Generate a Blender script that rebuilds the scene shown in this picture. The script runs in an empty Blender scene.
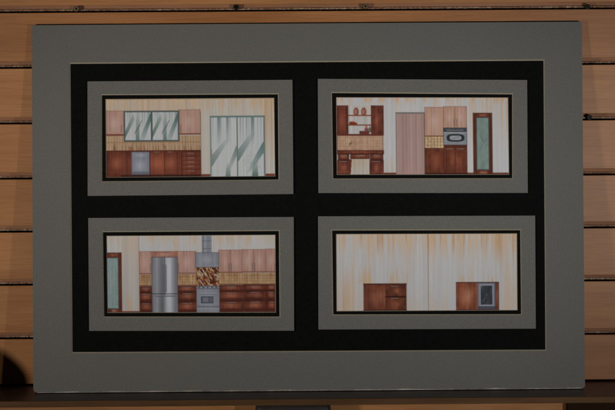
import bpy, bmesh, math, random
import numpy as np
from mathutils import Vector, Matrix
from mathutils.geometry import tessellate_polygon

random.seed(7)
rng = np.random.default_rng(11)
scene = bpy.context.scene
col = scene.collection

# ------------------------------------------------------------------ camera
CAM = Vector((-0.01476, -2.39068, 0.47676))
right = Vector((0.99995695, -0.00646186, -0.00665849))
up = Vector((0.00723015, 0.09290208, 0.995649))
fwd = Vector((0.00581516, 0.99565428, -0.0929448))
cd = bpy.data.cameras.new('camera')
cam = bpy.data.objects.new('camera', cd)
col.objects.link(cam)
M = Matrix((right, up, -fwd)).transposed().to_4x4()
M.translation = CAM
cam.matrix_world = M
cd.sensor_width = 36
cd.lens = 100.33
cd.clip_start = 0.05
cd.clip_end = 100
cd.dof.use_dof = True
cd.dof.focus_distance = 2.37
cd.dof.aperture_fstop = 6.3
scene.camera = cam

# ------------------------------------------------------------------ light: two copy lamps, left and right, standing low
w = bpy.data.worlds.new('World')
scene.world = w
w.use_nodes = True
w.node_tree.nodes['Background'].inputs[0].default_value = (0.9, 0.95, 1.0, 1)
w.node_tree.nodes['Background'].inputs[1].default_value = 0.006


def lamp(name, loc, target, watts, size, color, spread=44):
    l = bpy.data.lights.new(name, 'AREA')
    l.shape = 'DISK'
    l.size = size
    l.energy = watts
    l.color = color
    l.spread = math.radians(spread)
    o = bpy.data.objects.new(name, l)
    col.objects.link(o)
    o.location = loc
    o.rotation_euler = (Vector(target) - Vector(loc)).to_track_quat('-Z', 'Y').to_euler()
    return o


lamp('copy_lamp', (-1.50, -1.52, 0.17), (-0.24, 0, 0.335), 1.02, 0.24, (1.0, 0.94, 0.86))
lamp('copy_lamp', (1.02, -1.50, 0.17), (0.17, 0, 0.32), 0.68, 0.07, (1.0, 0.97, 0.93))

scene.view_settings.view_transform = 'Standard'
scene.view_settings.look = 'None'
scene.view_settings.exposure = 0.0
scene.view_settings.gamma = 1.0


# ------------------------------------------------------------------ materials
def lin(c):
    c = np.asarray(c, dtype=float) / 255.0
    return np.where(c <= 0.04045, c / 12.92, ((c + 0.055) / 1.055) ** 2.4)


def new_mat(name, rough=0.6, spec=0.3):
    m = bpy.data.materials.new(name)
    m.use_nodes = True
    nt = m.node_tree
    b = nt.nodes['Principled BSDF']
    b.inputs['Roughness'].default_value = rough
    b.inputs['Specular IOR Level'].default_value = spec
    return m, nt, b


def nd(nt, kind, **kw):
    n = nt.nodes.new(kind)
    for k, v in kw.items():
        setattr(n, k, v)
    return n


def ramp(nt, stops, interp='LINEAR'):
    r = nd(nt, 'ShaderNodeValToRGB')
    cr = r.color_ramp
    cr.interpolation = interp
    while len(cr.elements) > 1:
        cr.elements.remove(cr.elements[-1])
    cr.elements[0].position = stops[0][0]
    cr.elements[0].color = (*stops[0][1], 1)
    for p, c in stops[1:]:
        e = cr.elements.new(p)
        e.color = (*c, 1)
    return r


def noise(nt, vec, scale, detail=4, rough=0.6):
    n = nd(nt, 'ShaderNodeTexNoise')
    n.inputs['Scale'].default_value = scale
    n.inputs['Detail'].default_value = detail
    n.inputs['Roughness'].default_value = rough
    nt.links.new(vec, n.inputs['Vector'])
    return n


def objcoord(nt, scale=(1, 1, 1), randomise=False):
    tc = nd(nt, 'ShaderNodeTexCoord')
    mp = nd(nt, 'ShaderNodeMapping')
    mp.inputs['Scale'].default_value = scale
    nt.links.new(tc.outputs['Object'], mp.inputs['Vector'])
    if randomise:
        oi = nd(nt, 'ShaderNodeObjectInfo')
        ml = nd(nt, 'ShaderNodeMath', operation='MULTIPLY')
        ml.inputs[1].default_value = 37.0
        nt.links.new(oi.outputs['Random'], ml.inputs[0])
        cx = nd(nt, 'ShaderNodeCombineXYZ')
        for i in range(3):
            nt.links.new(ml.outputs[0], cx.inputs[i])
        nt.links.new(cx.outputs[0], mp.inputs['Location'])
    return mp.outputs[0]


def bump(nt, b, height, strength, dist=0.001):
    bp = nd(nt, 'ShaderNodeBump')
    bp.inputs['Strength'].default_value = strength
    bp.inputs['Distance'].default_value = dist
    nt.links.new(height, bp.inputs['Height'])
    nt.links.new(bp.outputs[0], b.inputs['Normal'])


def mixc(nt, a, b_, fac, mode='MIX', f=None):
    m = nd(nt, 'ShaderNodeMix', data_type='RGBA', blend_type=mode)
    for s, v in ((m.inputs[6], a), (m.inputs[7], b_)):
        if isinstance(v, tuple):
            s.default_value = (*v, 1)
        else:
            nt.links.new(v, s)
    if fac is not None:
        nt.links.new(fac, m.inputs[0])
    else:
        m.inputs[0].default_value = f
    return m.outputs[2]


def wood_mat(name, dark, mid, light, rough=0.45, spec=0.3, grain=1.0):
    """Fine straight grain running along local X, with slow board-to-board drift."""
    m, nt, b = new_mat(name, rough, spec)
    v = objcoord(nt, (1.6, 1.6, 26), True)
    n1 = noise(nt, v, 3.0, 5, 0.62)
    r1 = ramp(nt, [(0.25, dark), (0.5, mid), (0.78, light)])
    nt.links.new(n1.outputs[0], r1.inputs[0])
    v2 = objcoord(nt, (5, 5, 210), True)
    n2 = noise(nt, v2, 4.0, 3, 0.6)
    r2 = ramp(nt, [(0.36, (0.72, 0.66, 0.60)), (0.52, (1, 1, 1))])
    nt.links.new(n2.outputs[0], r2.inputs[0])
    c = mixc(nt, r1.outputs[0], r2.outputs[0], None, 'MULTIPLY', 0.55 * grain)
    v3 = objcoord(nt, (1.0, 1, 5), True)
    n3 = noise(nt, v3, 3.2, 3, 0.5)
    r3 = ramp(nt, [(0.3, (0.84, 0.79, 0.76)), (0.7, (1.1, 1.08, 1.06))])
    nt.links.new(n3.outputs[0], r3.inputs[0])
    c = mixc(nt, c, r3.outputs[0], None, 'MULTIPLY', 0.8)
    # every board has its own tone
    oi = nd(nt, 'ShaderNodeObjectInfo')
    r4 = ramp(nt, [(0.0, (0.95, 0.92, 0.89)), (0.5, (1.0, 1.0, 1.0)), (1.0, (1.07, 1.10, 1.14))])
    nt.links.new(oi.outputs['Random'], r4.inputs[0])
    c = mixc(nt, c, r4.outputs[0], None, 'MULTIPLY', 1.0)
    # a few darker pin knots and rubbed marks
    v5 = objcoord(nt, (2.2, 2.2, 7), True)
    n5 = noise(nt, v5, 5.0, 6, 0.7)
    r5 = ramp(nt, [(0.24, (0.55, 0.48, 0.42)), (0.33, (1, 1, 1))])
    nt.links.new(n5.outputs[0], r5.inputs[0])
    c = mixc(nt, c, r5.outputs[0], None, 'MULTIPLY', 0.6)
    nt.links.new(c, b.inputs['Base Color'])
    bump(nt, b, n2.outputs[0], 0.12, 0.0004)
    return m


def flat_mat(name, base, rough=0.7, spec=0.2, var=0.12, scale=220, bmp=0.15, metal=0.0):
    m, nt, b = new_mat(name, rough, spec)
    v = objcoord(nt)
    n = noise(nt, v, scale, 6, 0.7)
    n2 = noise(nt, v, 6.0, 3, 0.5)
    lo = tuple(x * (1 - var) for x in base)
    hi = tuple(min(1, x * (1 + var)) for x in base)
    r = ramp(nt, [(0.3, lo), (0.7, hi)])
    nt.links.new(n.outputs[0], r.inputs[0])
    r2 = ramp(nt, [(0.3, (0.975, 0.975, 0.975)), (0.7, (1.02, 1.02, 1.02))])
    nt.links.new(n2.outputs[0], r2.inputs[0])
    c = mixc(nt, r.outputs[0], r2.outputs[0], None, 'MULTIPLY', 1.0)
    nt.links.new(c, b.inputs['Base Color'])
    b.inputs['Metallic'].default_value = metal
    bump(nt, b, n.outputs[0], bmp, 0.0005)
    return m


M_slat = wood_mat('maple_laminate', (0.41, 0.176, 0.060), (0.475, 0.215, 0.079), (0.545, 0.256, 0.101), 0.40, 0.42, 1.05)
M_groove = wood_mat('groove_board', (0.29, 0.137, 0.072), (0.345, 0.168, 0.09), (0.40, 0.20, 0.11), 0.6, 0.2)
M_cavity_shade = flat_mat('cavity_shade', (0.006, 0.005, 0.004), 0.9, 0.02, 0.2, 90)  # near-black base puts the shade of deep recesses into the colour
M_lip = wood_mat('shelf_edge_wood', (0.10, 0.052, 0.023), (0.13, 0.070, 0.031), (0.165, 0.09, 0.041), 0.55, 0.12)
M_shelf = flat_mat('shelf_dark_laminate', (0.072, 0.050, 0.045), 0.34, 0.22, 0.18, 60, 0.03)
M_mat = flat_mat('grey_mat_board', (0.178, 0.176, 0.165), 0.85, 0.12, 0.25, 680, 0.3)
M_black = flat_mat('black_mat_board', (0.0074, 0.0074, 0.0075), 0.9, 0.025, 0.25, 300, 0.2)
M_core = flat_mat('cream_mat_core', (0.39, 0.345, 0.26), 0.8, 0.1, 0.10, 180, 0.1)
M_foam = flat_mat('black_foam_board', (0.008, 0.007, 0.007), 0.85, 0.05, 0.2, 100)
M_screw = flat_mat('blackened_steel', (0.008, 0.009, 0.008), 0.5, 0.2, 0.2, 400, 0.1, 0.0)
M_brass = flat_mat('dull_screw', (0.26, 0.2, 0.12), 0.35, 0.5, 0.2, 400, 0.1, 0.7)
M_caster = flat_mat('dark_shadow_caster', (0.02, 0.018, 0.016), 0.6, 0.3, 0.3, 60, 0.3)
M_shade_brown = flat_mat('dark_brown_shade', (0.030, 0.014, 0.006), 0.7, 0.08, 0.2, 60, 0.1)
M_box = flat_mat('dark_grey_plastic', (0.042, 0.036, 0.034), 0.5, 0.3, 0.2, 120, 0.1)

# worn paper edge: grey face paper rubbed through to pale core in patches
M_worn, nt, b = new_mat('worn_mat_edge', 0.85, 0.1)
v = objcoord(nt, (1, 1, 1))
n1 = noise(nt, v, 11, 5, 0.75)
r1 = ramp(nt, [(0.38, (0.13, 0.125, 0.11)), (0.46, (0.28, 0.27, 0.245)), (0.60, (0.54, 0.50, 0.45))])
nt.links.new(n1.outputs[0], r1.inputs[0])
nt.links.new(r1.outputs[0], b.inputs['Base Color'])

# chipped groove edge: brown board with pale broken flecks
M_chip, nt, b = new_mat('chipped_groove_edge', 0.6, 0.3)
v = objcoord(nt, (1, 1, 1), True)
n1 = noise(nt, v, 230, 3, 0.8)
n2 = noise(nt, v, 14, 3, 0.6)
mm = nd(nt, 'ShaderNodeMath', operation='MULTIPLY_ADD')
nt.links.new(n2.outputs[0], mm.inputs[0])
mm.inputs[1].default_value = 0.55
nt.links.new(n1.outputs[0], mm.inputs[2])
r1 = ramp(nt, [(0.72, (0.26, 0.135, 0.08)), (0.84, (0.37, 0.24, 0.16)), (1.02 - 0.02, (0.62, 0.50, 0.39))])
nt.links.new(mm.outputs[0], r1.inputs[0])
nt.links.new(r1.outputs[0], b.inputs['Base Color'])

# marker drawing on paper: pigment colours stored on the sheet's mesh
M_draw, nt, b = new_mat('marker_on_paper', 0.75, 0.12)
at = nd(nt, 'ShaderNodeAttribute', attribute_name='pigment')
v = objcoord(nt)
n1 = noise(nt, v, 700, 4, 0.7)
r1 = ramp(nt, [(0.3, (0.93, 0.93, 0.93)), (0.7, (1.04, 1.04, 1.04))])
nt.links.new(n1.outputs[0], r1.inputs[0])
c = mixc(nt, at.outputs['Color'], r1.outputs[0], None, 'MULTIPLY', 1.0)
nt.links.new(c, b.inputs['Base Color'])
bump(nt, b, n1.outputs[0], 0.1, 0.0003)


# ------------------------------------------------------------------ helpers
def tag(o, label=None, cat=None, group=None, kind=None):
    for k, val in (('label', label), ('category', cat), ('group', group), ('kind', kind)):
        if val:
            o[k] = val
    return o


def empty(name, loc=(0, 0, 0), rot=(0, 0, 0)):
    o = bpy.data.objects.new(name, None)
    o.empty_display_size = 0.05
    o.location = loc
    o.rotation_euler = rot
    col.objects.link(o)
    return o


def link(name, bm, mats, parent=None, smooth=False, loc=(0, 0, 0)):
    bmesh.ops.recalc_face_normals(bm, faces=bm.faces)
    me = bpy.data.meshes.new(name)
    bm.to_mesh(me)
    bm.free()
    if not isinstance(mats, (list, tuple)):
        mats = [mats]
    for m in mats:
        me.materials.append(m)
    if smooth:
        for p in me.polygons:
            p.use_smooth = True
    o = bpy.data.objects.new(name, me)
    o.location = loc
    col.objects.link(o)
    o.parent = parent
    return o


def box(bm, x0, x1, y0, y1, z0, z1, bev=0.0, seg=2):
    t = bmesh.new()
    vs = [t.verts.new((x, y, z)) for x in (x0, x1) for y in (y0, y1) for z in (z0, z1)]
    for f in ((0, 1, 3, 2), (4, 6, 7, 5), (0, 4, 5, 1), (2, 3, 7, 6), (0, 2, 6, 4), (1, 5, 7, 3)):
        t.faces.new([vs[i] for i in f])
    bmesh.ops.recalc_face_normals(t, faces=t.faces)
    if bev:
        bmesh.ops.bevel(t, geom=list(t.edges), offset=bev, segments=seg, profile=0.5, affect='EDGES')
    me = bpy.data.meshes.new('t')
    t.to_mesh(me)
    t.free()
    bm.from_mesh(me)
    bpy.data.meshes.remove(me)


def ring(bm, outer, inner, y0, y1):
    """A flat sheet in the local XZ plane from y0 (front) to y1 (back) with an opening."""
    def tri(y, flip):
        o = [Vector((p[0], p[1], 0)) for p in outer]
        i = [Vector((p[0], p[1], 0)) for p in inner] if inner else []
        loops = [o] + ([i] if i else [])
        vs = [bm.verts.new((p.x, y, p.y)) for p in o + i]
        for t in tessellate_polygon(loops):
            try:
                bm.faces.new([vs[k] for k in t])
            except ValueError:
                pass
        return vs
    a = tri(y0, False)
    c = tri(y1, True)
    n = len(outer)
    for s, cnt in ((0, n), (n, len(inner) if inner else 0)):
        for k in range(cnt):
            j = (k + 1) % cnt
            bm.faces.new((a[s + k], a[s + j], c[s + j], c[s + k]))


def mm_(pts):
    return [(p[0] / 1000, p[1] / 1000) for p in pts]


def inset(q, d):
    """Move the four corners (TL, TR, BR, BL) inwards by d metres."""
    s = [(1, -1), (-1, -1), (-1, 1), (1, 1)]
    return [(p[0] + a * d, p[1] + b_ * d) for p, (a, b_) in zip(q, s)]


def bevel_strip(bm, q, wid, y0, y1):
    """Slanted cut edge of a mat opening, from the face at y0 in to y1."""
    qi = inset(q, wid)
    a = [bm.verts.new((p[0], y0, p[1])) for p in q]
    c = [bm.verts.new((p[0], y1, p[1])) for p in qi]
    d = [bm.verts.new((p[0], y1, p[1])) for p in q]
    for k in range(4):
        j = (k + 1) % 4
        bm.faces.new((a[k], a[j], c[j], c[k]))
        bm.faces.new((c[k], c[j], d[j], d[k]))
        bm.faces.new((d[k], d[j], a[j], a[k]))


# ------------------------------------------------------------------ slat wall
wall = empty('slat_wall', (0, 0, 0))
tag(wall, 'maple slatwall of horizontal wooden slats with dark grooves behind the board', 'wall')
XW = 0.95
# centre heights of the dark slots, bottom to top
GZ = [-0.0855, -0.0095, 0.0667, 0.1430, 0.2183, 0.2931, 0.3704, 0.4478, 0.5249, 0.601, 0.677]
UP = 0.0088     # groove opening above the dark line
for k in range(len(GZ) - 1):
    z0 = 0.0024 if k == 1 else GZ[k] + UP      # the slat over the shelf stops just short of it
    z1 = GZ[k + 1] - 0.0012 + 0.0010 * max(0.0, 1 - GZ[k + 1] / 0.5)
    bm = bmesh.new()
    box(bm, -XW, XW, 0.0, 0.0045, 0, z1 - z0 - 0.0, 0.0005, 1)
    link('slat', bm, M_slat, wall, loc=(0, 0, z0))
bm = bmesh.new()
box(bm, -XW, XW, 0.0205, 0.026, GZ[0] - 0.05, GZ[-1])
link('backing', bm, M_cavity_shade, wall)
for k in range(2, len(GZ) - 1):
    zc = GZ[k]
    bm = bmesh.new()
    box(bm, -XW, XW, 0.0115, 0.020, 0.0030, UP + 0.006)
    gi = link('groove_insert', bm, M_groove, wall, loc=(0, 0, zc))
    # broken lower edge of the insert
    bm = bmesh.new()
    n = 900
    rows = []
    for i in range(n + 1):
        x = -XW + 2 * XW * i / n
        j = random.random()
        zt = 0.0034 + 0.0002 * random.random()
        zb = 0.0011 + 0.0005 * j * j
        yf = 0.0070 + 0.0012 * random.random()
        rows.append([bm.verts.new(p) for p in ((x, yf + 0.001, zt), (x, yf, zb), (x, 0.0112, zb), (x, 0.0112, zt))])
    for a, c_ in zip(rows, rows[1:]):
        for q in range(4):
            r_ = (q + 1) % 4
            bm.faces.new((a[q], a[r_], c_[r_], c_[q]))
    link('chipped_edge', bm, M_chip, gi)


def screw(x, z, r, mat, y=0.003):
    bm = bmesh.new()
    N = 20
    prof = [(r * 1.0, 0.004), (r * 1.0, 0.0006), (r * 0.86, 0.0), (r * 0.30, 0.0), (r * 0.18, 0.0022)]
    prev = None
    for rr, yy in prof:
        ringv = [bm.verts.new((rr * math.cos(2 * math.pi * i / N), yy, rr * math.sin(2 * math.pi * i / N))) for i in range(N)]
        if prev:
            for i in range(N):
                bm.faces.new((prev[i], prev[(i + 1) % N], ringv[(i + 1) % N], ringv[i]))
        prev = ringv
    bm.faces.new(prev)
    o = link('screw', bm, mat, wall, loc=(x, y, z))
    return o


for (x, z, r, m, lab) in ((-0.3196, 0.5290, 0.0040, M_brass, 'dull tan screw head'),
                          (-0.0980, 0.5300, 0.0040, M_screw, None),
                          (0.0815, 0.5300, 0.0042, M_brass, 'bright screw head'),
                          (0.3902, 0.5272, 0.0040, M_screw, None),
                          (0.3943, 0.3735, 0.0038, M_screw, None)):
    s = screw(x, z, r, m)
    if m is M_brass:
        bm = bmesh.new()
        bmesh.ops.create_uvsphere(bm, u_segments=12, v_segments=8, radius=r * 0.32)
        link('screw_hole', bm, M_cavity_shade, s, loc=(0, 0.0004, 0))

# ------------------------------------------------------------------ shelf
SD, ST = 0.1095, 0.0078
shelf = empty('shelf', (0, 0, 0))
tag(shelf, 'long narrow dark brown wooden shelf along the slat wall carrying the board', 'shelf')
bm = bmesh.new()
box(bm, -XW, XW, -SD + 0.0042, -0.0008, -ST, 0.0)
link('shelf_top', bm, M_shelf, shelf)
bm = bmesh.new()
box(bm, -XW, XW, -SD, -SD + 0.004, -ST - 0.0004, 0.0003, 0.0006, 2)
link('shelf_edge', bm, M_lip, shelf)

# ------------------------------------------------------------------ box and shade block under the shelf, added shadow caster on it
def under_box(x0, x1, top, label, mat, dep=0.047):
    o = bmesh.new()
    box(o, -(x1 - x0) / 2, (x1 - x0) / 2, -dep, -0.0005, -0.11, 0, min(0.009, dep * 0.3), 4)
    ob = link('under_shelf_block', o, mat, None, True, loc=((x0 + x1) / 2, 0, top))  # shared by the middle box and the added shade block
    tag(ob, label, 'box')
    bm_ = bmesh.new()
    box(bm_, -(x1 - x0) / 2 + 0.012, (x1 - x0) / 2 - 0.012, -dep - 0.0015, -dep + 0.0005, -0.098, -0.03, 0.0005, 1)
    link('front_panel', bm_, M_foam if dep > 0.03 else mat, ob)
    return ob


under_box(-0.0757, 0.0298, -0.0205, 'dark grey rounded box on the wall under the middle of the shelf', M_box)
under_box(0.363, 0.56, -0.012, 'added dark brown block standing in for shade under the right end of the shelf', M_shade_brown, 0.012)  # added block, its dark brown stands in for shade on the wall

bm = bmesh.new()
bmesh.ops.create_icosphere(bm, subdivisions=4, radius=1.0)
for v_ in bm.verts:
    p = v_.co.copy()
    k = 1 + 0.05 * math.sin(2.1 * p.x + 1) * math.cos(1.7 * p.y) + 0.03 * math.sin(4 * p.z + p.x)
    v_.co = Vector((p.x * 0.120 * k, p.y * 0.030 * k, max(p.z, -0.06) * 0.072 * k))
zmin = min(v_.co.z for v_ in bm.verts)
for v_ in bm.verts:
    v_.co.z -= zmin
st = link('shadow_caster', bm, M_caster, None, True, loc=(-0.573, -0.074, 0.0004))  # added out of view, only to cast the dark patch at lower left
tag(st, 'unseen dark dome added on the shelf left of the board to cast a shadow', 'shadow_caster')

# ------------------------------------------------------------------ marker drawings (what is drawn on each paper sheet)
WHITE = (162, 160, 158)
OCHRE = (170, 138, 102)
PEACH = (171, 150, 130)
PINK = (148, 116, 102)
RED = (84, 42, 31)
REDD = (46, 23, 18)
TEAL = (88, 102, 99)
GREY = (104, 106, 112)


class Sheet:
    """Tiny marker painter: an array of pigment colours, units = about 0.5 mm on the paper."""

    def __init__(s, wd, ht, base, ox, oy):
        s.w, s.h, s.ox, s.oy = wd, ht, ox, oy
        s.a = np.empty((ht, wd, 3))
        s.a[:] = base

    def sl(s, x0, y0, x1, y1):
        X0, X1 = max(0, int(round(x0 - s.ox))), min(s.w, int(round(x1 - s.ox)))
        Y0, Y1 = max(0, int(round(y0 - s.oy))), min(s.h, int(round(y1 - s.oy)))
        return slice(Y0, Y1), slice(X0, X1), max(0, Y1 - Y0), max(0, X1 - X0)

    def rect(s, x0, y0, x1, y1, c, a=1.0, vs=0.0, hs=0.0):
        """fill; vs / hs = strength of vertical / horizontal marker stroke variation"""
        Y, X, n, m = s.sl(x0, y0, x1, y1)
        if n <= 0 or m <= 0:
            return
        f = np.ones((n, m))
        if vs:
            f = f + vs * smooth(rng.normal(size=m), 1.2)[None, :] * (0.6 + 0.8 * smooth(rng.random(n), 9)[:, None])
        if hs:
            f = f + hs * smooth(rng.normal(size=n), 1.2)[:, None]
        cc = np.clip(np.array(c)[None, None, :] * f[:, :, None], 0, 235)
        s.a[Y, X] = s.a[Y, X] * (1 - a) + cc * a

    def blotch(s, x0, y0, x1, y1, c, a, sx, sy):
        """uneven washes of a second colour inside a rectangle"""
        Y, X, n, m = s.sl(x0, y0, x1, y1)
        if n <= 0 or m <= 0:
            return
        z = rng.random((n, m))
        for ax, k in ((0, sy), (1, sx)):
            z = np.apply_along_axis(lambda r: smooth(r, k), ax, z)
        z = (z - z.min()) / (np.ptp(z) + 1e-6)
        al = np.clip((z - 0.42) * 2.6, 0, 1)[:, :, None] * a
        s.a[Y, X] = s.a[Y, X] * (1 - al) + np.array(c)[None, None, :] * al

    def streaks(s, x0, y0, x1, y1, c, n, a=0.6, wid=(1, 6), drop=(0.2, 1.0), fromtop=True):
        """vertical marker strokes fading away from where they start"""
        for _ in range(n):
            x = rng.uniform(x0, x1)
            wd = rng.uniform(*wid)
            L = (y1 - y0) * rng.uniform(*drop)
            ya, yb = (y0, y0 + L) if fromtop else (y1 - L, y1)
            Y, X, nn, m = s.sl(max(x, x0), ya, min(x + wd, x1), yb)
            if nn <= 1 or m <= 0:
                continue
            t = np.linspace(1, 0, nn) if fromtop else np.linspace(0, 1, nn)
            al = (a * rng.uniform(0.4, 1.0) * np.clip(t * 1.5, 0, 1))[:, None, None]
            s.a[Y, X] = s.a[Y, X] * (1 - al) + np.array(c)[None, None, :] * al

    def line(s, x0, y0, x1, y1, c, t=1.0, a=1.0):
        """soft stroke of thickness t"""
        yy, xx = np.mgrid[0:s.h, 0:s.w]
        px, py = xx + 0.5 + s.ox, yy + 0.5 + s.oy
        dx, dy = x1 - x0, y1 - y0
        L2 = dx * dx + dy * dy + 1e-9
        u = np.clip(((px - x0) * dx + (py - y0) * dy) / L2, 0, 1)
        d = np.hypot(px - x0 - u * dx, py - y0 - u * dy)
        al = (np.clip(t / 2 + 0.5 - d, 0, 1) * a)[:, :, None]
        s.a = s.a * (1 - al) + np.array(c)[None, None, :] * al

    def poly(s, pts, c, a=1.0, fade=None):
        yy, xx = np.mgrid[0:s.h, 0:s.w]
        px, py = xx + 0.5 + s.ox, yy + 0.5 + s.oy
        ins = np.zeros((s.h, s.w), bool)
        j = len(pts) - 1
        for i in range(len(pts)):
            (xi, yi), (xj, yj) = pts[i], pts[j]
            if yi != yj:
                ins ^= ((yi > py) != (yj > py)) & (px < (xj - xi) * (py - yi) / (yj - yi) + xi)
            j = i
        al = ins * a
        if fade:
            (fx0, fy0), (fx1, fy1) = fade       # full at first point, clear at second
            t = ((px - fx0) * (fx1 - fx0) + (py - fy0) * (fy1 - fy0)) / ((fx1 - fx0) ** 2 + (fy1 - fy0) ** 2)
            al = al * np.clip(1 - t, 0, 1)
        al = al[:, :, None]
        s.a = s.a * (1 - al) + np.array(c)[None, None, :] * al

    def ellipse(s, cx, cy, rx, ry, c, a=1.0, p=2.0):
        yy, xx = np.mgrid[0:s.h, 0:s.w]
        d = np.abs((xx + 0.5 + s.ox - cx) / rx) ** p + np.abs((yy + 0.5 + s.oy - cy) / ry) ** p
        al = (np.clip((1 - d) * min(rx, ry) * 0.7, 0, 1) * a)[:, :, None]
        s.a = s.a * (1 - al) + np.array(c)[None, None, :] * al

    def glow(s, x0, y0, x1, y1, c, a, p=1.0):
        """lighter marker left in the middle of a panel, worked darker towards its edges"""
        Y, X, n, m = s.sl(x0, y0, x1, y1)
        if n <= 1 or m <= 1:
            return
        u, v_ = np.linspace(-1, 1, m)[None, :], np.linspace(-1, 1, n)[:, None]
        al = a * np.exp(-((u / 0.55) ** 2 + (v_ / 0.6) ** 2) * p)
        al = (al * (0.7 + 0.6 * smooth(rng.random(m), 1.5)[None, :]))[:, :, None]
        s.a[Y, X] = s.a[Y, X] * (1 - al) + np.array(c)[None, None, :] * al

    def frame(s, x0, y0, x1, y1, c, t=1.0, a=1.0):
        for q in ((x0, y0, x1, y0), (x1, y0, x1, y1), (x1, y1, x0, y1), (x0, y1, x0, y0)):
            s.line(*q, c, t, a)

    def wood(s, x0, y0, x1, y1, c=RED, edge=True, vs=0.10):
        s.rect(x0, y0, x1, y1, c, 1, vs, 0.03)
        s.blotch(x0, y0, x1, y1, tuple(np.array(c) * (1.32, 1.40, 1.42)), 0.35, 5, 9)
        s.glow(x0, y0, x1, y1, tuple(np.clip(np.array(c) * (1.62, 1.82, 1.85), 0, 165)), 0.72)
        s.blotch(x0, y0, x1, y1, tuple(np.array(c) * 0.62), 0.5, 4, 7)
        if edge:
            s.frame(x0, y0, x1, y1, REDD, 1.2, 0.75)

    def pinkdoor(s, x0, y0, x1, y1, c=PINK):
        s.rect(x0, y0, x1, y1, c, 1, 0.05)
        s.blotch(x0, y0, x1, y1, (164, 134, 120), 0.4, 4, 16)
        s.glow(x0, y0, x1, y1, (174, 148, 138), 0.55)
        s.frame(x0, y0, x1, y1, (104, 62, 50), 1.1, 0.75)

    def handle(s, x0, y0, x1, y1):
        s.line(x0, y0, x1, y1, (128, 118, 112), 2.0, 0.75)
        s.line(x0 + 0.6, y0 + 1.3, x1 + 0.6, y1 + 1.3, (52, 32, 26), 1.0, 0.7)

    def drawer(s, x0, y0, x1, y1):
        s.wood(x0, y0, x1, y1)
        s.rect(x0, y1 - 0.3 * (y1 - y0), x1, y1, (54, 26, 20), 0.55)
        s.rect(x0, y0, x1, y0 + 2, (60, 28, 22), 0.5)
        s.glow(x0, y0 + 2, x1, y1 - 0.35 * (y1 - y0), (148, 98, 74), 0.5)
        cx = (x0 + x1) / 2
        wd = min(12, (x1 - x0) * 0.24)
        s.handle(cx - wd, y0 + 4, cx + wd, y0 + 4)

    def tiles(s, x0, y0, x1, y1, base, ln, dx, dy, a=0.8):
        s.rect(x0, y0, x1, y1, base, 1, 0.05, 0.03)
        s.blotch(x0, y0, x1, y1, tuple(np.array(base) * 1.2), 0.6, 3, 3)
        x = x0
        while dx and x < x1:
            s.line(x, y0, x, y1, ln, 1.0, a * rng.uniform(0.6, 1))
            x += dx
        y = y0
        while dy and y < y1:
            s.line(x0, y, x1, y, ln, 1.0, a * rng.uniform(0.6, 1))
            y += dy


def smooth(v_, k):
    r = int(max(1, math.ceil(k * 2)))
    g = np.exp(-0.5 * (np.arange(-r, r + 1) / k) ** 2)
    g /= g.sum()
    o = np.convolve(np.pad(v_, r, mode='edge'), g, mode='valid')
    sd = o.std()
    return o if sd < 1e-9 else (o - o.mean()) * (v_.std() / sd) * 0.8 + o.mean()


def papered_wall(s, dense=1.0, top=0.6, bottom=0.3):
    x0, y0, x1, y1 = s.ox, s.oy, s.ox + s.w, s.oy + s.h
    s.rect(x0, y0, x1, y1, WHITE, 1, 0.016)
    s.streaks(x0, y0, x1, y1, PEACH, int(55 * dense), 0.5 * top + 0.1, (2, 9), (0.10, 0.55))
    s.streaks(x0, y0, x1, y1, OCHRE, int(30 * dense), 0.6 * top, (1, 5), (0.06, 0.32))
    s.streaks(x0, y0, x1, y1, PEACH, int(40 * dense), 0.6 * bottom, (1, 7), (0.1, 0.5), False)
    s.streaks(x0, y0, x1, y1, (160, 138, 116), int(24 * dense), 0.25, (1, 2), (0.8, 1.0))
    s.rect(x0, y0, x1, y0 + 3, OCHRE, 0.35)


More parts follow.
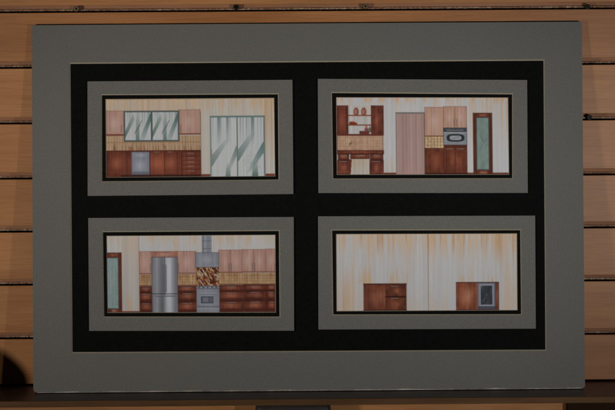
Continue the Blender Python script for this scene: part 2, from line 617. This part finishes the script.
def draw_sink_wall():
    s = Sheet(473, 217, WHITE, 72, 81)
    papered_wall(s, 1.0, 0.7, 0.5)
    # deeper ochre band over the cabinets
    s.rect(72, 81, 338, 116, (166, 140, 112), 0.62, 0.05)
    s.streaks(72, 81, 338, 116, (176, 150, 120), 40, 0.7, (2, 8), (0.4, 1))
    s.rect(72, 81, 545, 85, (150, 112, 76), 0.5)
    s.rect(338, 85, 545, 297, (166, 148, 124), 0.35, 0.05)
    s.streaks(515, 85, 545, 290, (160, 128, 92), 14, 0.5, (2, 6), (0.6, 1))
    s.streaks(338, 85, 545, 131, OCHRE, 40, 0.45, (2, 7), (0.4, 1))
    # wall cupboards
    s.pinkdoor(72, 115, 124, 181)
    s.pinkdoor(278, 113, 337, 180)
    s.rect(72, 178, 124, 183, (92, 44, 30), 0.8)
    s.rect(278, 177, 337, 181, (92, 44, 30), 0.7)
    s.handle(117, 152, 117, 172)
    s.handle(282, 152, 282, 171)
    # striped splashback
    s.rect(72, 183, 337, 224, (160, 138, 112), 1, 0.04)
    x = 74
    while x < 337:
        s.line(x, 183, x, 224, (106, 70, 48), 1.4, 0.75)
        s.line(x + 3.4, 183, x + 3.4, 224, (136, 100, 68), 2.2, 0.55)
        x += 7.6
    s.rect(72, 199, 337, 203, (120, 82, 56), 0.35)
    s.streaks(72, 183, 337, 224, (104, 64, 44), 50, 0.45, (2, 5), (0.3, 0.7), False)
    # window
    s.rect(124, 115, 278, 199, (78, 86, 84))
    s.rect(128, 119, 199, 195, (160, 161, 159), 1, 0.02)
    s.rect(204, 119, 274, 195, (160, 161, 159), 1, 0.02)
    for (xa, xb) in ((128, 199), (204, 274)):
        for dx, wd, al in ((6, 2, .4), (12, 3, .5), (18, 1, .6), (46, 3, .5), (53, 2, .5), (62, 6, .5)):
            s.poly([(xa + dx, 119), (xa + dx + wd, 119), (xa + dx + wd, 165), (xa + dx, 165)], TEAL, al, ((xa, 119), (xa, 170)))
        s.poly([(xa, 170), (xa, 189), (xa + 26, 138), (xa + 22, 122)], (74, 96, 90), 0.9, ((xa, 180), (xa + 36, 105)))
        s.poly([(xa + 31, 119), (xa + 40, 119), (xa + 39, 195), (xa + 29, 195)], (74, 94, 90), 0.85, ((xa, 200), (xa, 100)))
        s.poly([(xa + 38, 195), (xa + 52, 195), (xb, 144), (xb, 119)], (66, 90, 84), 0.95, ((xb, 130), (xa + 34, 205)))
        s.line(xa + 26, 178, xa + 46, 142, (52, 60, 56), 1.4, 0.8)
        s.line(xa + 27, 172, xa + 42, 155, (52, 60, 56), 1.2, 0.6)
    s.frame(125, 116, 277, 198, (60, 68, 68), 2.2)
    s.rect(199, 116, 204, 198, (70, 78, 78))
    # tap
    s.line(233, 206, 237, 216, (84, 66, 56), 2.5, 0.7)
    s.line(139, 214, 148, 219, (96, 60, 46), 2, 0.6)
    # base cupboards
    s.wood(72, 224, 337, 297, RED)
    for xx in (76, 132, 196, 236, 272, 284):
        s.line(xx, 226, xx, 292, REDD, 1.3, 0.8)
    s.rect(72, 223, 337, 226, (70, 32, 24), 0.9)
    for a_, b_ in ((76, 130), (198, 235), (237, 271)):
        s.glow(a_, 228, b_, 288, (146, 86, 62), 0.6)
    s.glow(286, 226, 336, 290, (142, 80, 58), 0.45)
    s.blotch(198, 232, 234, 288, (128, 68, 42), 0.4, 8, 14)
    s.handle(209, 228, 221, 228)
    s.handle(246, 228, 258, 228)
    for yy in (230, 243, 254, 266, 278):
        s.line(286, yy - 3, 335, yy - 3, REDD, 1.2, 0.8)
        s.handle(300, yy + 2, 318, yy + 2)
    s.rect(115, 290, 337, 298, (42, 20, 16), 0.8)
    s.rect(72, 293, 115, 298, (70, 34, 26), 0.6)
    # dishwasher
    s.rect(144, 226, 195, 290, (74, 74, 80))
    s.rect(146, 228, 193, 287, (112, 112, 120), 1, 0.04)
    s.glow(144, 240, 195, 290, (142, 142, 150), 0.8)
    s.glow(146, 228, 193, 244, (146, 146, 152), 0.6)
    s.rect(146, 281, 193, 288, (84, 82, 88), 0.7)
    # skirting
    s.rect(337, 289, 366, 297, (92, 44, 30), 0.9)
    s.rect(515, 289, 545, 297, (96, 44, 30), 0.95)
    s.line(338, 120, 338, 289, (110, 78, 58), 1.6, 0.8)
    # tall glazed doors
    s.rect(363, 130, 517, 297, (112, 120, 117))
    s.rect(367, 135, 437, 297, (163, 164, 162), 1, 0.02)
    s.rect(441, 135, 512, 297, (163, 164, 162), 1, 0.02)
    for xx, wd, al in ((371, 2, .4), (384, 9, .8), (394, 2, .5), (409, 7, .75), (418, 3, .4), (446, 5, .45), (455, 2, .6), (463, 5, .4), (471, 2, .5), (478, 9, .85), (496, 2, .4), (505, 2, .5)):
        s.poly([(xx, 135), (xx + wd, 135), (xx + wd, 240), (xx, 240)], TEAL, al, ((xx, 135), (xx, 215)))
        s.line(xx, 135, xx, 296, (120, 130, 126), 0.8, 0.35)
    s.poly([(367, 238), (405, 196), (420, 190), (367, 270)], TEAL, 0.85, ((367, 265), (420, 188)))
    s.poly([(408, 280), (437, 210), (437, 240), (414, 290)], TEAL, 0.85, ((437, 220), (406, 285)))
    s.poly([(405, 297), (409, 258), (418, 258), (419, 297)], (76, 96, 91), 0.8, ((412, 297), (412, 256)))
    s.poly([(441, 222), (478, 176), (492, 176), (441, 256)], TEAL, 0.9, ((441, 250), (492, 172)))
    s.poly([(462, 288), (512, 200), (512, 232), (478, 280)], (72, 98, 92), 0.9, ((512, 215), (458, 292)))
    s.poly([(479, 297), (484, 254), (494, 254), (496, 297)], (66, 88, 82), 0.95, ((488, 300), (488, 250)))
    for _ in range(26):
        xx, yy = rng.uniform(450, 500), rng.uniform(210, 275)
        s.line(xx, yy, xx + 3, yy - 4, (116, 122, 118), 1.0, 0.6)
    s.rect(363, 130, 517, 135, (92, 108, 104))
    s.line(439, 132, 439, 297, (84, 96, 92), 2.2)
    s.line(365, 132, 365, 297, (108, 112, 108), 2.0)
    s.line(514.5, 132, 514.5, 297, (92, 98, 96), 2.6)
    s.line(367, 221, 367, 236, (120, 96, 88), 2)
    return s


def draw_desk_wall():
    s = Sheet(458, 205, WHITE, 72, 74)
    papered_wall(s, 0.7, 0.6, 0.25)
    s.streaks(72, 74, 530, 98, (172, 136, 100), 46, 0.55, (3, 12), (0.6, 1.0))
    s.streaks(425, 74, 530, 272, (168, 138, 104), 16, 0.5, (2, 6), (0.6, 1))
    s.streaks(198, 200, 232, 276, (160, 138, 116), 10, 0.4, (2, 6), (0.6, 1), False)
    # hutch
    s.wood(74, 97, 105, 173)
    s.wood(165, 97, 198, 173)
    s.rect(105, 97, 165, 173, (160, 156, 152), 1, 0.04)
    s.streaks(105, 97, 165, 173, PEACH, 12, 0.45, (2, 6), (0.5, 1))
    for yy in (121, 146):
        s.rect(105, yy, 165, yy + 3, (110, 58, 40))
    s.rect(74, 171, 198, 175, (84, 42, 30))
    for cx in (126, 146):
        s.ellipse(cx, 113, 7, 9, (112, 66, 54), 1, 3)
        s.ellipse(cx - 1, 113, 4, 7, (152, 108, 92), 0.8)
        s.rect(cx - 4, 102, cx + 4, 105, (104, 64, 52), 0.8)
    s.rect(107, 141, 128, 146, (98, 44, 30))
    s.rect(108, 138, 122, 141, (146, 70, 38))
    s.rect(134, 163, 160, 171, (86, 46, 44))
    s.rect(148, 156, 158, 164, (108, 62, 54))
    s.ellipse(153, 153, 3, 4, (150, 70, 48))
    s.ellipse(162, 160, 4, 8, (72, 78, 58), 0.9)
    s.line(162, 148, 162, 160, (70, 76, 58), 1.6, 0.8)
    # splashback
    s.tiles(77, 175, 196, 214, (160, 130, 106), (122, 90, 70), 5, 5, 0.75)
    s.frame(76, 175, 196, 214, (84, 44, 32), 1.5)
    s.ellipse(110, 196, 4, 3, (86, 90, 60), 0.9)
    s.line(106, 202, 114, 192, (74, 72, 48), 1.8, 0.8)
    # desk
    s.wood(74, 214, 198, 223)
    for (a_, b_) in ((77, 106), (110, 160), (162, 196)):
        s.drawer(a_, 223, b_, 237 if a_ == 110 else 240)
    s.wood(75, 240, 108, 278)
    s.wood(160, 240, 197, 278)
    s.handle(82, 243, 100, 243)
    s.handle(168, 243, 187, 243)
    s.rect(109, 236, 160, 279, (158, 150, 140), 1, 0.05)
    s.streaks(109, 236, 160, 279, (160, 130, 98), 12, 0.5, (2, 6), (0.5, 1))
    s.poly([(107, 237), (113, 237), (110, 279), (107, 279)], (82, 40, 28), 1)
    s.rect(74, 268, 108, 272, (120, 66, 46), 0.6)
    s.rect(162, 268, 197, 272, (110, 60, 44), 0.5)
    # skirtings
    for a_, b_ in ((198, 233), (417, 437), (484, 529)):
        s.rect(a_, 272, b_, 278, (88, 42, 30), 0.95)
    # pink door
    s.rect(230, 114, 308, 279, (112, 104, 100))
    s.rect(233, 118, 305, 279, (140, 116, 108), 1, 0.05)
    x = 236
    while x < 304:
        s.line(x, 119, x, 279, (122, 96, 88), 1.0, 0.5)
        x += 5.5
    s.blotch(233, 118, 305, 279, (154, 120, 110), 0.5, 3, 40)
    s.line(231, 116, 307, 116, (92, 88, 86), 2.2)
    s.line(305.5, 117, 305.5, 279, (84, 74, 72), 2)
    # wall cupboards
    s.pinkdoor(307, 101, 357, 176, (154, 120, 102))
    s.pinkdoor(357, 99, 387, 155, (152, 118, 100))
    s.pinkdoor(387, 99, 418, 155, (152, 118, 100))
    s.handle(384, 131, 384, 151)
    s.handle(391, 131, 391, 151)
    # tiles
    s.tiles(307, 176, 357, 208, (158, 136, 104), (104, 66, 44), 8.3, 8, 0.9)
    s.rect(307, 175, 357, 178, (96, 52, 36), 0.8)
    # oven
    s.rect(356, 155, 418, 167, (58, 58, 60), 1, 0.08)
    s.rect(364, 160, 410, 162, (104, 104, 104))
    s.rect(356, 167, 418, 200, (112, 114, 116), 1, 0.03)
    s.rect(356, 166, 418, 168, (146, 146, 146))
    s.ellipse(388, 181, 24, 10, (34, 36, 38), 1, 3.2)
    s.ellipse(388, 181, 16, 6, (128, 130, 132), 1, 4)
    s.line(378, 184, 398, 178, (88, 92, 94), 2, 0.8)
    s.frame(356, 155, 418, 200, (60, 60, 62), 1.4)
    # base cupboards
    s.wood(307, 208, 357, 278, (84, 42, 29))
    s.wood(357, 200, 418, 278, (84, 42, 29))
    s.line(387, 207, 387, 276, REDD, 1.3, 0.8)
    s.rect(357, 200, 418, 206, (72, 34, 25), 0.8)
    s.rect(307, 272, 418, 278, (46, 22, 17), 0.7)
    s.handle(364, 210, 380, 210)
    s.handle(393, 210, 410, 210)
    # glazed door
    s.wood(435, 116, 485, 278)
    s.glow(440, 116, 480, 127, (146, 96, 76), 0.7)
    s.glow(442, 265, 478, 278, (156, 110, 90), 0.8)
    s.rect(443, 127, 477, 265, (60, 74, 70))
    s.rect(445, 129, 475, 263, (100, 114, 106), 1, 0.04)
    s.blotch(445, 129, 475, 263, (116, 130, 122), 0.55, 5, 5)
    s.line(452, 172, 462, 192, (58, 80, 74), 1.3, 0.8)
    s.line(462, 192, 474, 182, (58, 80, 74), 1.1, 0.6)
    s.line(462, 192, 452, 214, (58, 80, 74), 1.1, 0.5)
    return s


def draw_range_wall():
    s = Sheet(472, 214, WHITE, 75, 86)
    papered_wall(s, 0.9, 0.6, 0.3)
    s.streaks(75, 86, 547, 130, (168, 146, 118), 60, 0.5, (2, 9), (0.4, 1))
    s.rect(117, 86, 167, 297, (154, 145, 136), 0.6, 0.04)
    s.streaks(117, 86, 167, 297, PEACH, 16, 0.5, (3, 8), (0.3, 1))
    s.streaks(125, 200, 167, 297, OCHRE, 8, 0.5, (2, 8), (0.3, 1), False)
    s.line(166, 86, 166, 297, (116, 84, 64), 1.4, 0.7)
    # door at the left
    s.wood(75, 134, 117, 298)
    s.glow(78, 134, 110, 146, (140, 84, 64), 0.7)
    s.rect(75, 147, 109, 288, (58, 76, 72))
    s.rect(77, 149, 107, 286, (116, 130, 128), 1, 0.03)
    s.blotch(77, 149, 107, 286, (136, 150, 148), 0.6, 6, 6)
    for _ in range(18):
        xx, yy = rng.uniform(79, 105), rng.uniform(152, 284)
        s.line(xx, yy, xx + 1.5, yy + 1.5, (74, 98, 96), 1.2, 0.7)
    s.glow(84, 287, 106, 299, (158, 122, 104), 0.9)
    s.line(114, 210, 114, 228, (70, 66, 62), 2, 0.8)
    # wall cupboards
    for a_, b_, t_, d_ in ((167, 202, 131, 193), (272, 325, 131, 192), (387, 419, 128, 190), (419, 452, 128, 190), (452, 484, 127, 189), (484, 517, 127, 189), (517, 547, 126, 189)):
        s.pinkdoor(a_, t_, b_, d_, (149, 114, 101))
        s.rect(a_, d_ - 3, b_, d_, (104, 56, 42), 0.6)
    s.pinkdoor(202, 131, 272, 148, (130, 84, 70))
    for xx in (198, 276, 416, 423, 481, 488, 544):
        s.line(xx, 165, xx, 186, (80, 74, 72), 2.0, 0.85)
        s.line(xx + 1.2, 166, xx + 1.2, 186, (146, 138, 134), 1.0, 0.7)
    # tiles
    for a_, b_, t_, d_ in ((167, 202, 195, 226), (272, 326, 194, 225), (387, 547, 191, 223)):
        s.tiles(a_, t_, b_, d_, (150, 122, 90), (106, 74, 52), 7.2, 7.2, 0.7)
        s.streaks(a_, t_, b_, d_, (118, 78, 48), 14, 0.4, (3, 8), (0.4, 1))
        s.rect(a_, d_ - 3, b_, d_, (92, 48, 34), 0.7)
    # drawers
    for a_, b_, t_ in ((167, 202, 227), (272, 326, 226), (388, 455, 224), (456, 520, 223), (520, 547, 223)):
        s.drawer(a_, t_, b_, t_ + 17)
        s.drawer(a_, t_ + 17, b_, t_ + 43)
        s.drawer(a_, t_ + 43, b_, t_ + 72)
        s.rect(a_, 291, b_, 299, (70, 34, 25), 0.85)
    s.rect(109, 294, 170, 299, (86, 44, 32), 0.9)
    # fridge
    s.rect(201, 147, 273, 300, (114, 114, 118), 1, 0.03)
    Y, X, n, m = s.sl(201, 147, 273, 300)
    u = np.linspace(0, 1, m)[None, :, None]
    g = 0.86 + 0.22 * np.exp(-((u - 0.18) / 0.12) ** 2) - 0.18 * np.exp(-((u - 0.40) / 0.08) ** 2) + 0.60 * np.exp(-((u - 0.66) / 0.17) ** 2)
    s.a[Y, X] = np.clip(s.a[Y, X] * g, 0, 190)
    s.blotch(201, 147, 273, 300, (132, 134, 142), 0.35, 5, 30)
    s.line(237, 148, 237, 247, (48, 48, 54), 1.6)
    s.line(202, 247, 273, 247, (50, 50, 56), 1.8)
    s.frame(201, 147, 273, 300, (58, 58, 64), 1.5, 0.8)
    for xx in (234, 241):
        s.line(xx, 168, xx, 241, (62, 62, 68), 2.2)
        s.line(xx + 1, 168, xx + 1, 241, (156, 156, 160), 1.0, 0.8)
    s.line(212, 253, 266, 253, (64, 64, 70), 2.4)
    s.line(212, 252, 266, 252, (150, 150, 156), 1, 0.8)
    # chimney hood
    s.rect(342, 86, 367, 136, (112, 113, 118), 1, 0.05)
    s.rect(348, 86, 354, 136, (134, 136, 142), 0.7)
    s.line(342, 103, 367, 103, (72, 74, 80), 1.2)
    s.line(342, 124, 367, 124, (72, 74, 80), 1.2)
    s.frame(342, 86, 367, 136, (64, 66, 72), 1.2, 0.7)
    s.rect(323, 135, 388, 175, (112, 113, 119), 1, 0.05)
    s.glow(323, 135, 388, 175, (148, 150, 156), 0.5)
    s.rect(323, 168, 388, 174, (122, 124, 130), 0.6)
    s.frame(323, 135, 388, 175, (62, 64, 70), 1.4, 0.8)
    # mosaic splashback: slanted strokes
    s.rect(325, 175, 388, 226, (96, 58, 36))
    pal = [(104, 42, 26), (158, 104, 46), (164, 150, 128), (170, 150, 112), (52, 28, 22), (92, 34, 26), (150, 124, 88), (40, 34, 32), (128, 66, 34), (152, 144, 134), (60, 30, 28)]
    for _ in range(360):
        xx, yy = rng.uniform(326, 387), rng.uniform(176, 225)
        c_ = pal[rng.integers(len(pal))]
        L = rng.uniform(2.0, 3.8)
        xa, ya, xb, yb = xx - L * .5, yy - L, xx + L * .5, yy + L
        s.line(max(327, min(386, xa)), max(177, ya), max(327, min(386, xb)), min(224, yb), c_, 2.8, 0.95)
    # range
    s.rect(325, 226, 389, 300, (114, 115, 121), 1, 0.05)
    s.glow(325, 226, 389, 300, (146, 148, 154), 0.5)
    s.blotch(325, 226, 389, 300, (130, 132, 140), 0.5, 8, 20)
    for xx in (330, 342, 354, 366, 378):
        s.ellipse(xx + 2, 229, 3, 2.4, (56, 56, 60), 0.8)
    s.line(326, 233, 388, 233, (72, 74, 80), 1.6)
    s.line(334, 246, 380, 246, (146, 148, 154), 2.2, 0.8)
    s.line(334, 248, 380, 248, (64, 66, 72), 1.2, 0.8)
    s.rect(337, 254, 372, 273, (66, 68, 76))
    s.rect(342, 257, 358, 270, (108, 110, 118), 0.8)
    s.rect(360, 257, 370, 270, (90, 92, 100), 0.8)
    s.line(326, 282, 389, 282, (70, 72, 78), 1.6)
    s.line(326, 288, 389, 288, (140, 142, 148), 2, 0.7)
    s.frame(325, 226, 389, 300, (60, 62, 68), 1.4, 0.8)
    return s


def draw_plain_wall():
    s = Sheet(463, 196, WHITE, 67, 74)
    papered_wall(s, 1.1, 0.75, 0.55)
    s.streaks(67, 74, 530, 270, PEACH, 80, 0.5, (3, 14), (0.15, 0.6))
    s.streaks(67, 74, 530, 270, (172, 134, 94), 34, 0.5, (2, 6), (0.1, 0.55))
    s.streaks(67, 74, 530, 270, (150, 112, 76), 22, 0.6, (1.5, 4), (0.08, 0.4))
    s.streaks(67, 90, 112, 270, (160, 124, 88), 9, 0.5, (2, 7), (0.4, 0.9), False)
    s.streaks(440, 74, 530, 200, (160, 120, 82), 9, 0.5, (2, 7), (0.4, 1.0))
    s.streaks(67, 74, 130, 270, PEACH, 14, 0.5, (3, 10), (0.6, 1.0), False)
    s.streaks(480, 74, 530, 270, PEACH, 14, 0.5, (3, 10), (0.6, 1.0), False)
    s.streaks(67, 74, 530, 270, OCHRE, 38, 0.42, (1, 6), (0.1, 0.5))
    s.streaks(67, 110, 530, 270, PEACH, 46, 0.45, (2, 9), (0.1, 0.5), False)
    for a_, b_ in ((122, 160), (190, 250), (372, 480)):
        s.streaks(a_, 140, b_, 200, OCHRE, 16, 0.5, (2, 6), (0.3, 1), False)
    s.line(302, 75, 302, 269, (120, 88, 66), 1.5, 0.8)
    # low cupboard with two drawers
    s.wood(138, 201, 246, 268, (90, 48, 34))
    s.glow(138, 201, 193, 268, (128, 82, 64), 0.5)
    s.wood(194, 205, 243, 232, (88, 46, 32))
    s.wood(194, 235, 243, 266, (94, 50, 34))
    s.line(193, 233, 244, 233, (40, 18, 14), 2.4)
    s.line(138, 201, 246, 201, (52, 24, 18), 2.6)
    s.line(138, 267, 246, 267, (48, 22, 17), 2.6)
    s.handle(208, 207, 225, 207)
    s.handle(208, 237, 226, 237)
    # cupboard and wine cooler
    s.wood(373, 198, 428, 267, (112, 60, 42))
    s.glow(373, 198, 428, 267, (150, 106, 86), 0.55)
    s.rect(427, 198, 473, 267, (96, 98, 104))
    s.rect(432, 203, 468, 257, (130, 132, 138))
    s.rect(435, 206, 465, 254, (48, 50, 54))
    s.blotch(435, 206, 465, 254, (80, 84, 88), 0.7, 5, 8)
    s.line(440, 246, 452, 226, (120, 124, 128), 1.6, 0.6)
    s.line(452, 226, 458, 208, (30, 32, 34), 1.8, 0.8)
    s.line(436, 240, 450, 232, (30, 32, 34), 1.6, 0.7)
    s.rect(428, 258, 473, 266, (66, 68, 74))
    s.wood(473, 198, 481, 267, (96, 50, 38))
    s.line(373, 198, 481, 198, (56, 28, 22), 2)
    s.line(373, 267, 481, 267, (56, 26, 20), 2)
    return s


PIGMENT_GAIN = np.array((0.97, 1.02, 1.10)) / 0.50      # from the tones noted above to real pigment reflectance


def sheet_mesh(name, s, quad, y, parent):
    """The drawing paper: a finely divided sheet carrying the pigment colours."""
    a = s.a.copy()
    for ax in (0, 1):     # marker edges bleed a little
        a = np.apply_along_axis(lambda r: np.convolve(np.pad(r, 1, mode='edge'), (0.2, 0.6, 0.2), mode='valid'), ax, a)
    h, w_ = s.h, s.w
    px = np.clip(lin(a) * PIGMENT_GAIN, 0, 0.85)
    # paper margin left blank round the drawing
    px[:1] = px[-1:] = (0.5, 0.44, 0.36)
    px[:, :1] = px[:, -1:] = (0.5, 0.44, 0.36)
    u, v_ = np.meshgrid(np.linspace(0, 1, w_), np.linspace(0, 1, h))
    (tl, tr, br, bl) = [np.array(p) for p in quad]
    top = tl[None, None] * (1 - u[..., None]) + tr[None, None] * u[..., None]
    bot = bl[None, None] * (1 - u[..., None]) + br[None, None] * u[..., None]
    P = top * (1 - v_[..., None]) + bot * v_[..., None]
    co = np.stack([P[..., 0], np.full_like(u, y), P[..., 1]], -1).reshape(-1, 3)
    idx = np.arange(h * w_).reshape(h, w_)
    f = np.stack([idx[:-1, :-1], idx[1:, :-1], idx[1:, 1:], idx[:-1, 1:]], -1).reshape(-1, 4)
    me = bpy.data.meshes.new(name)
    me.vertices.add(len(co))
    me.vertices.foreach_set('co', co.ravel().astype(np.float32))
    me.loops.add(f.size)
    me.loops.foreach_set('vertex_index', f.ravel().astype(np.int32))
    me.polygons.add(len(f))
    me.polygons.foreach_set('loop_start', np.arange(0, f.size, 4, dtype=np.int32))
    me.update(calc_edges=True)
    me.validate()
    ca = me.color_attributes.new('pigment', 'FLOAT_COLOR', 'POINT')
    rgba = np.concatenate([px.reshape(-1, 3), np.ones((h * w_, 1))], 1).astype(np.float32)
    ca.data.foreach_set('color', rgba.ravel())
    me.materials.append(M_draw)
    o = bpy.data.objects.new(name, me)
    col.objects.link(o)
    o.parent = parent
    return o


# ------------------------------------------------------------------ presentation board, leaning back on the wall
LEAN, Y0 = 0.09655, -0.05654
board = empty('presentation_board', (0, Y0, 0.001), (-LEAN, 0, 0))
tag(board, 'grey and black mounted presentation board with four matted kitchen drawings leaning on the wall', 'display board')


def rounded(q, rs):
    """outline TL, TR, BR, BL with small corner radii"""
    out = []
    s = [(1, -1), (-1, -1), (-1, 1), (1, 1)]
    a0 = [180, 90, 0, -90]
    for p, (sx, sz), r, a in zip(q, s, rs, a0):
        if r == 0:
            out.append(p)
            continue
        cx, cz = p[0] + sx * r, p[1] + sz * r
        for k in range(6):
            t = math.radians(a - 90 * k / 5)
            out.append((cx + r * math.cos(t), cz + r * math.sin(t)))
    return out


OUT = mm_([(-380.2, 508.0), (380.6, 507.9), (381.0, 0.9), (-381.2, 0.9)])
OPEN = mm_([(-328.8, 455.9), (328.7, 456.0), (328.3, 52.6), (-328.6, 54.2)])
bm = bmesh.new()
ring(bm, rounded(OUT, (0.0012, 0.0015, 0.003, 0.004)), OPEN, 0.0, 0.0016)
om = link('outer_mat', bm, M_mat, board)
bm = bmesh.new()
bevel_strip(bm, OPEN, 0.0016, 0.0001, 0.0015)
link('bevel', bm, M_core, om)
# frayed bottom edge of the outer mat
bm = bmesh.new()
n = 500
rows = []
for i in range(n + 1):
    x = -0.3765 + 0.7535 * i / n
    hgt = 0.0013 + 0.0005 * math.sin(x * 31) * math.sin(x * 77 + 1) + 0.0003 * random.random()
    if -0.318 < x < -0.285:
        hgt = 0.0006
    y = -0.0005 - 0.0003 * random.random()
    rows.append([bm.verts.new(p) for p in ((x, -0.00005, hgt), (x, y, 0.0009), (x, y + 0.0002, 0.0), (x, 0.0016, -0.0001))])
for a, c_ in zip(rows, rows[1:]):
    for q in range(3):
        bm.faces.new((a[q], a[q + 1], c_[q + 1], c_[q]))
link('frayed_edge', bm, M_worn, om)
bm = bmesh.new()
ring(bm, inset(OUT, 0.002), None, 0.0017, 0.0030)
link('black_mat', bm, M_black, board)
bm = bmesh.new()
q = mm_([(-377.5, 508.6), (377.0, 508.5), (379.0, 0.6), (-379.0, 0.6)])
ring(bm, q, None, 0.0031, 0.0078)
link('backing_board', bm, M_foam, board)

PANELS = [
    ('grey matted panel with drawing of kitchen sink wall',
     [(-303.6, 429.7), (-20.6, 430.0), (-20.4, 272.1), (-304.4, 271.5)],
     [(-285.2, 411.9), (-39.5, 411.5), (-39.4, 290.9), (-285.7, 290.2)],
     [(-279.4, 405.2), (-45.8, 405.4), (-45.2, 296.6), (-279.1, 296.6)], draw_sink_wall, 'marker drawing of sink wall with window and glazed doors'),
    ('grey matted panel with drawing of desk and oven wall',
     [(14.5, 431.1), (304.0, 427.5), (303.7, 271.3), (14.1, 273.2)],
     [(32.6, 412.8), (284.5, 409.2), (283.8, 290.5), (33.4, 291.8)],
     [(39.6, 405.5), (278.0, 403.6), (278.5, 296.6), (39.8, 298.1)], draw_desk_wall, 'marker drawing of desk, pink door and wall oven'),
    ('grey matted panel with drawing of fridge and range wall',
     [(-303.9, 241.0), (-20.2, 240.3), (-20.8, 83.2), (-303.6, 85.1)],
     [(-285.1, 222.6), (-39.5, 222.5), (-39.4, 101.4), (-284.2, 103.3)],
     [(-279.2, 216.2), (-45.6, 216.0), (-45.7, 108.2), (-278.5, 109.6)], draw_range_wall, 'marker drawing of fridge, range and drawers'),
    ('grey matted panel with drawing of mostly bare wall',
     [(13.4, 241.0), (313.6, 239.8), (313.4, 83.5), (12.8, 84.6)],
     [(31.5, 222.6), (294.2, 221.1), (294.6, 102.3), (32.3, 103.8)],
     [(38.1, 216.4), (288.8, 215.4), (288.7, 108.8), (38.0, 109.3)], draw_plain_wall, 'marker drawing of bare streaked wall with two low cupboards'),
]
for lab, qp, qo, qd, fn, dlab in PANELS:
    qp, qo, qd = mm_(qp), mm_(qo), mm_(qd)
    bm = bmesh.new()
    ring(bm, qp, qo, -0.0012, 0.0016)
    p = link('drawing_panel', bm, M_mat, board)
    p['label'] = lab
    bm = bmesh.new()
    bevel_strip(bm, qo, 0.0014, -0.0011, 0.0002)
    link('bevel', bm, M_core, p)
    bm = bmesh.new()
    ring(bm, inset(qo, -0.002 + 0.0021), qd, 0.0003, 0.0011)
    link('black_inner_mat', bm, M_black, p)
    bm = bmesh.new()
    bevel_strip(bm, inset(qd, -0.0001), 0.0008, 0.00035, 0.00105)
    link('bevel', bm, M_core, p)
    d = sheet_mesh('drawing', fn(), inset(qd, -0.0004), 0.0013, p)
    d['label'] = dlab
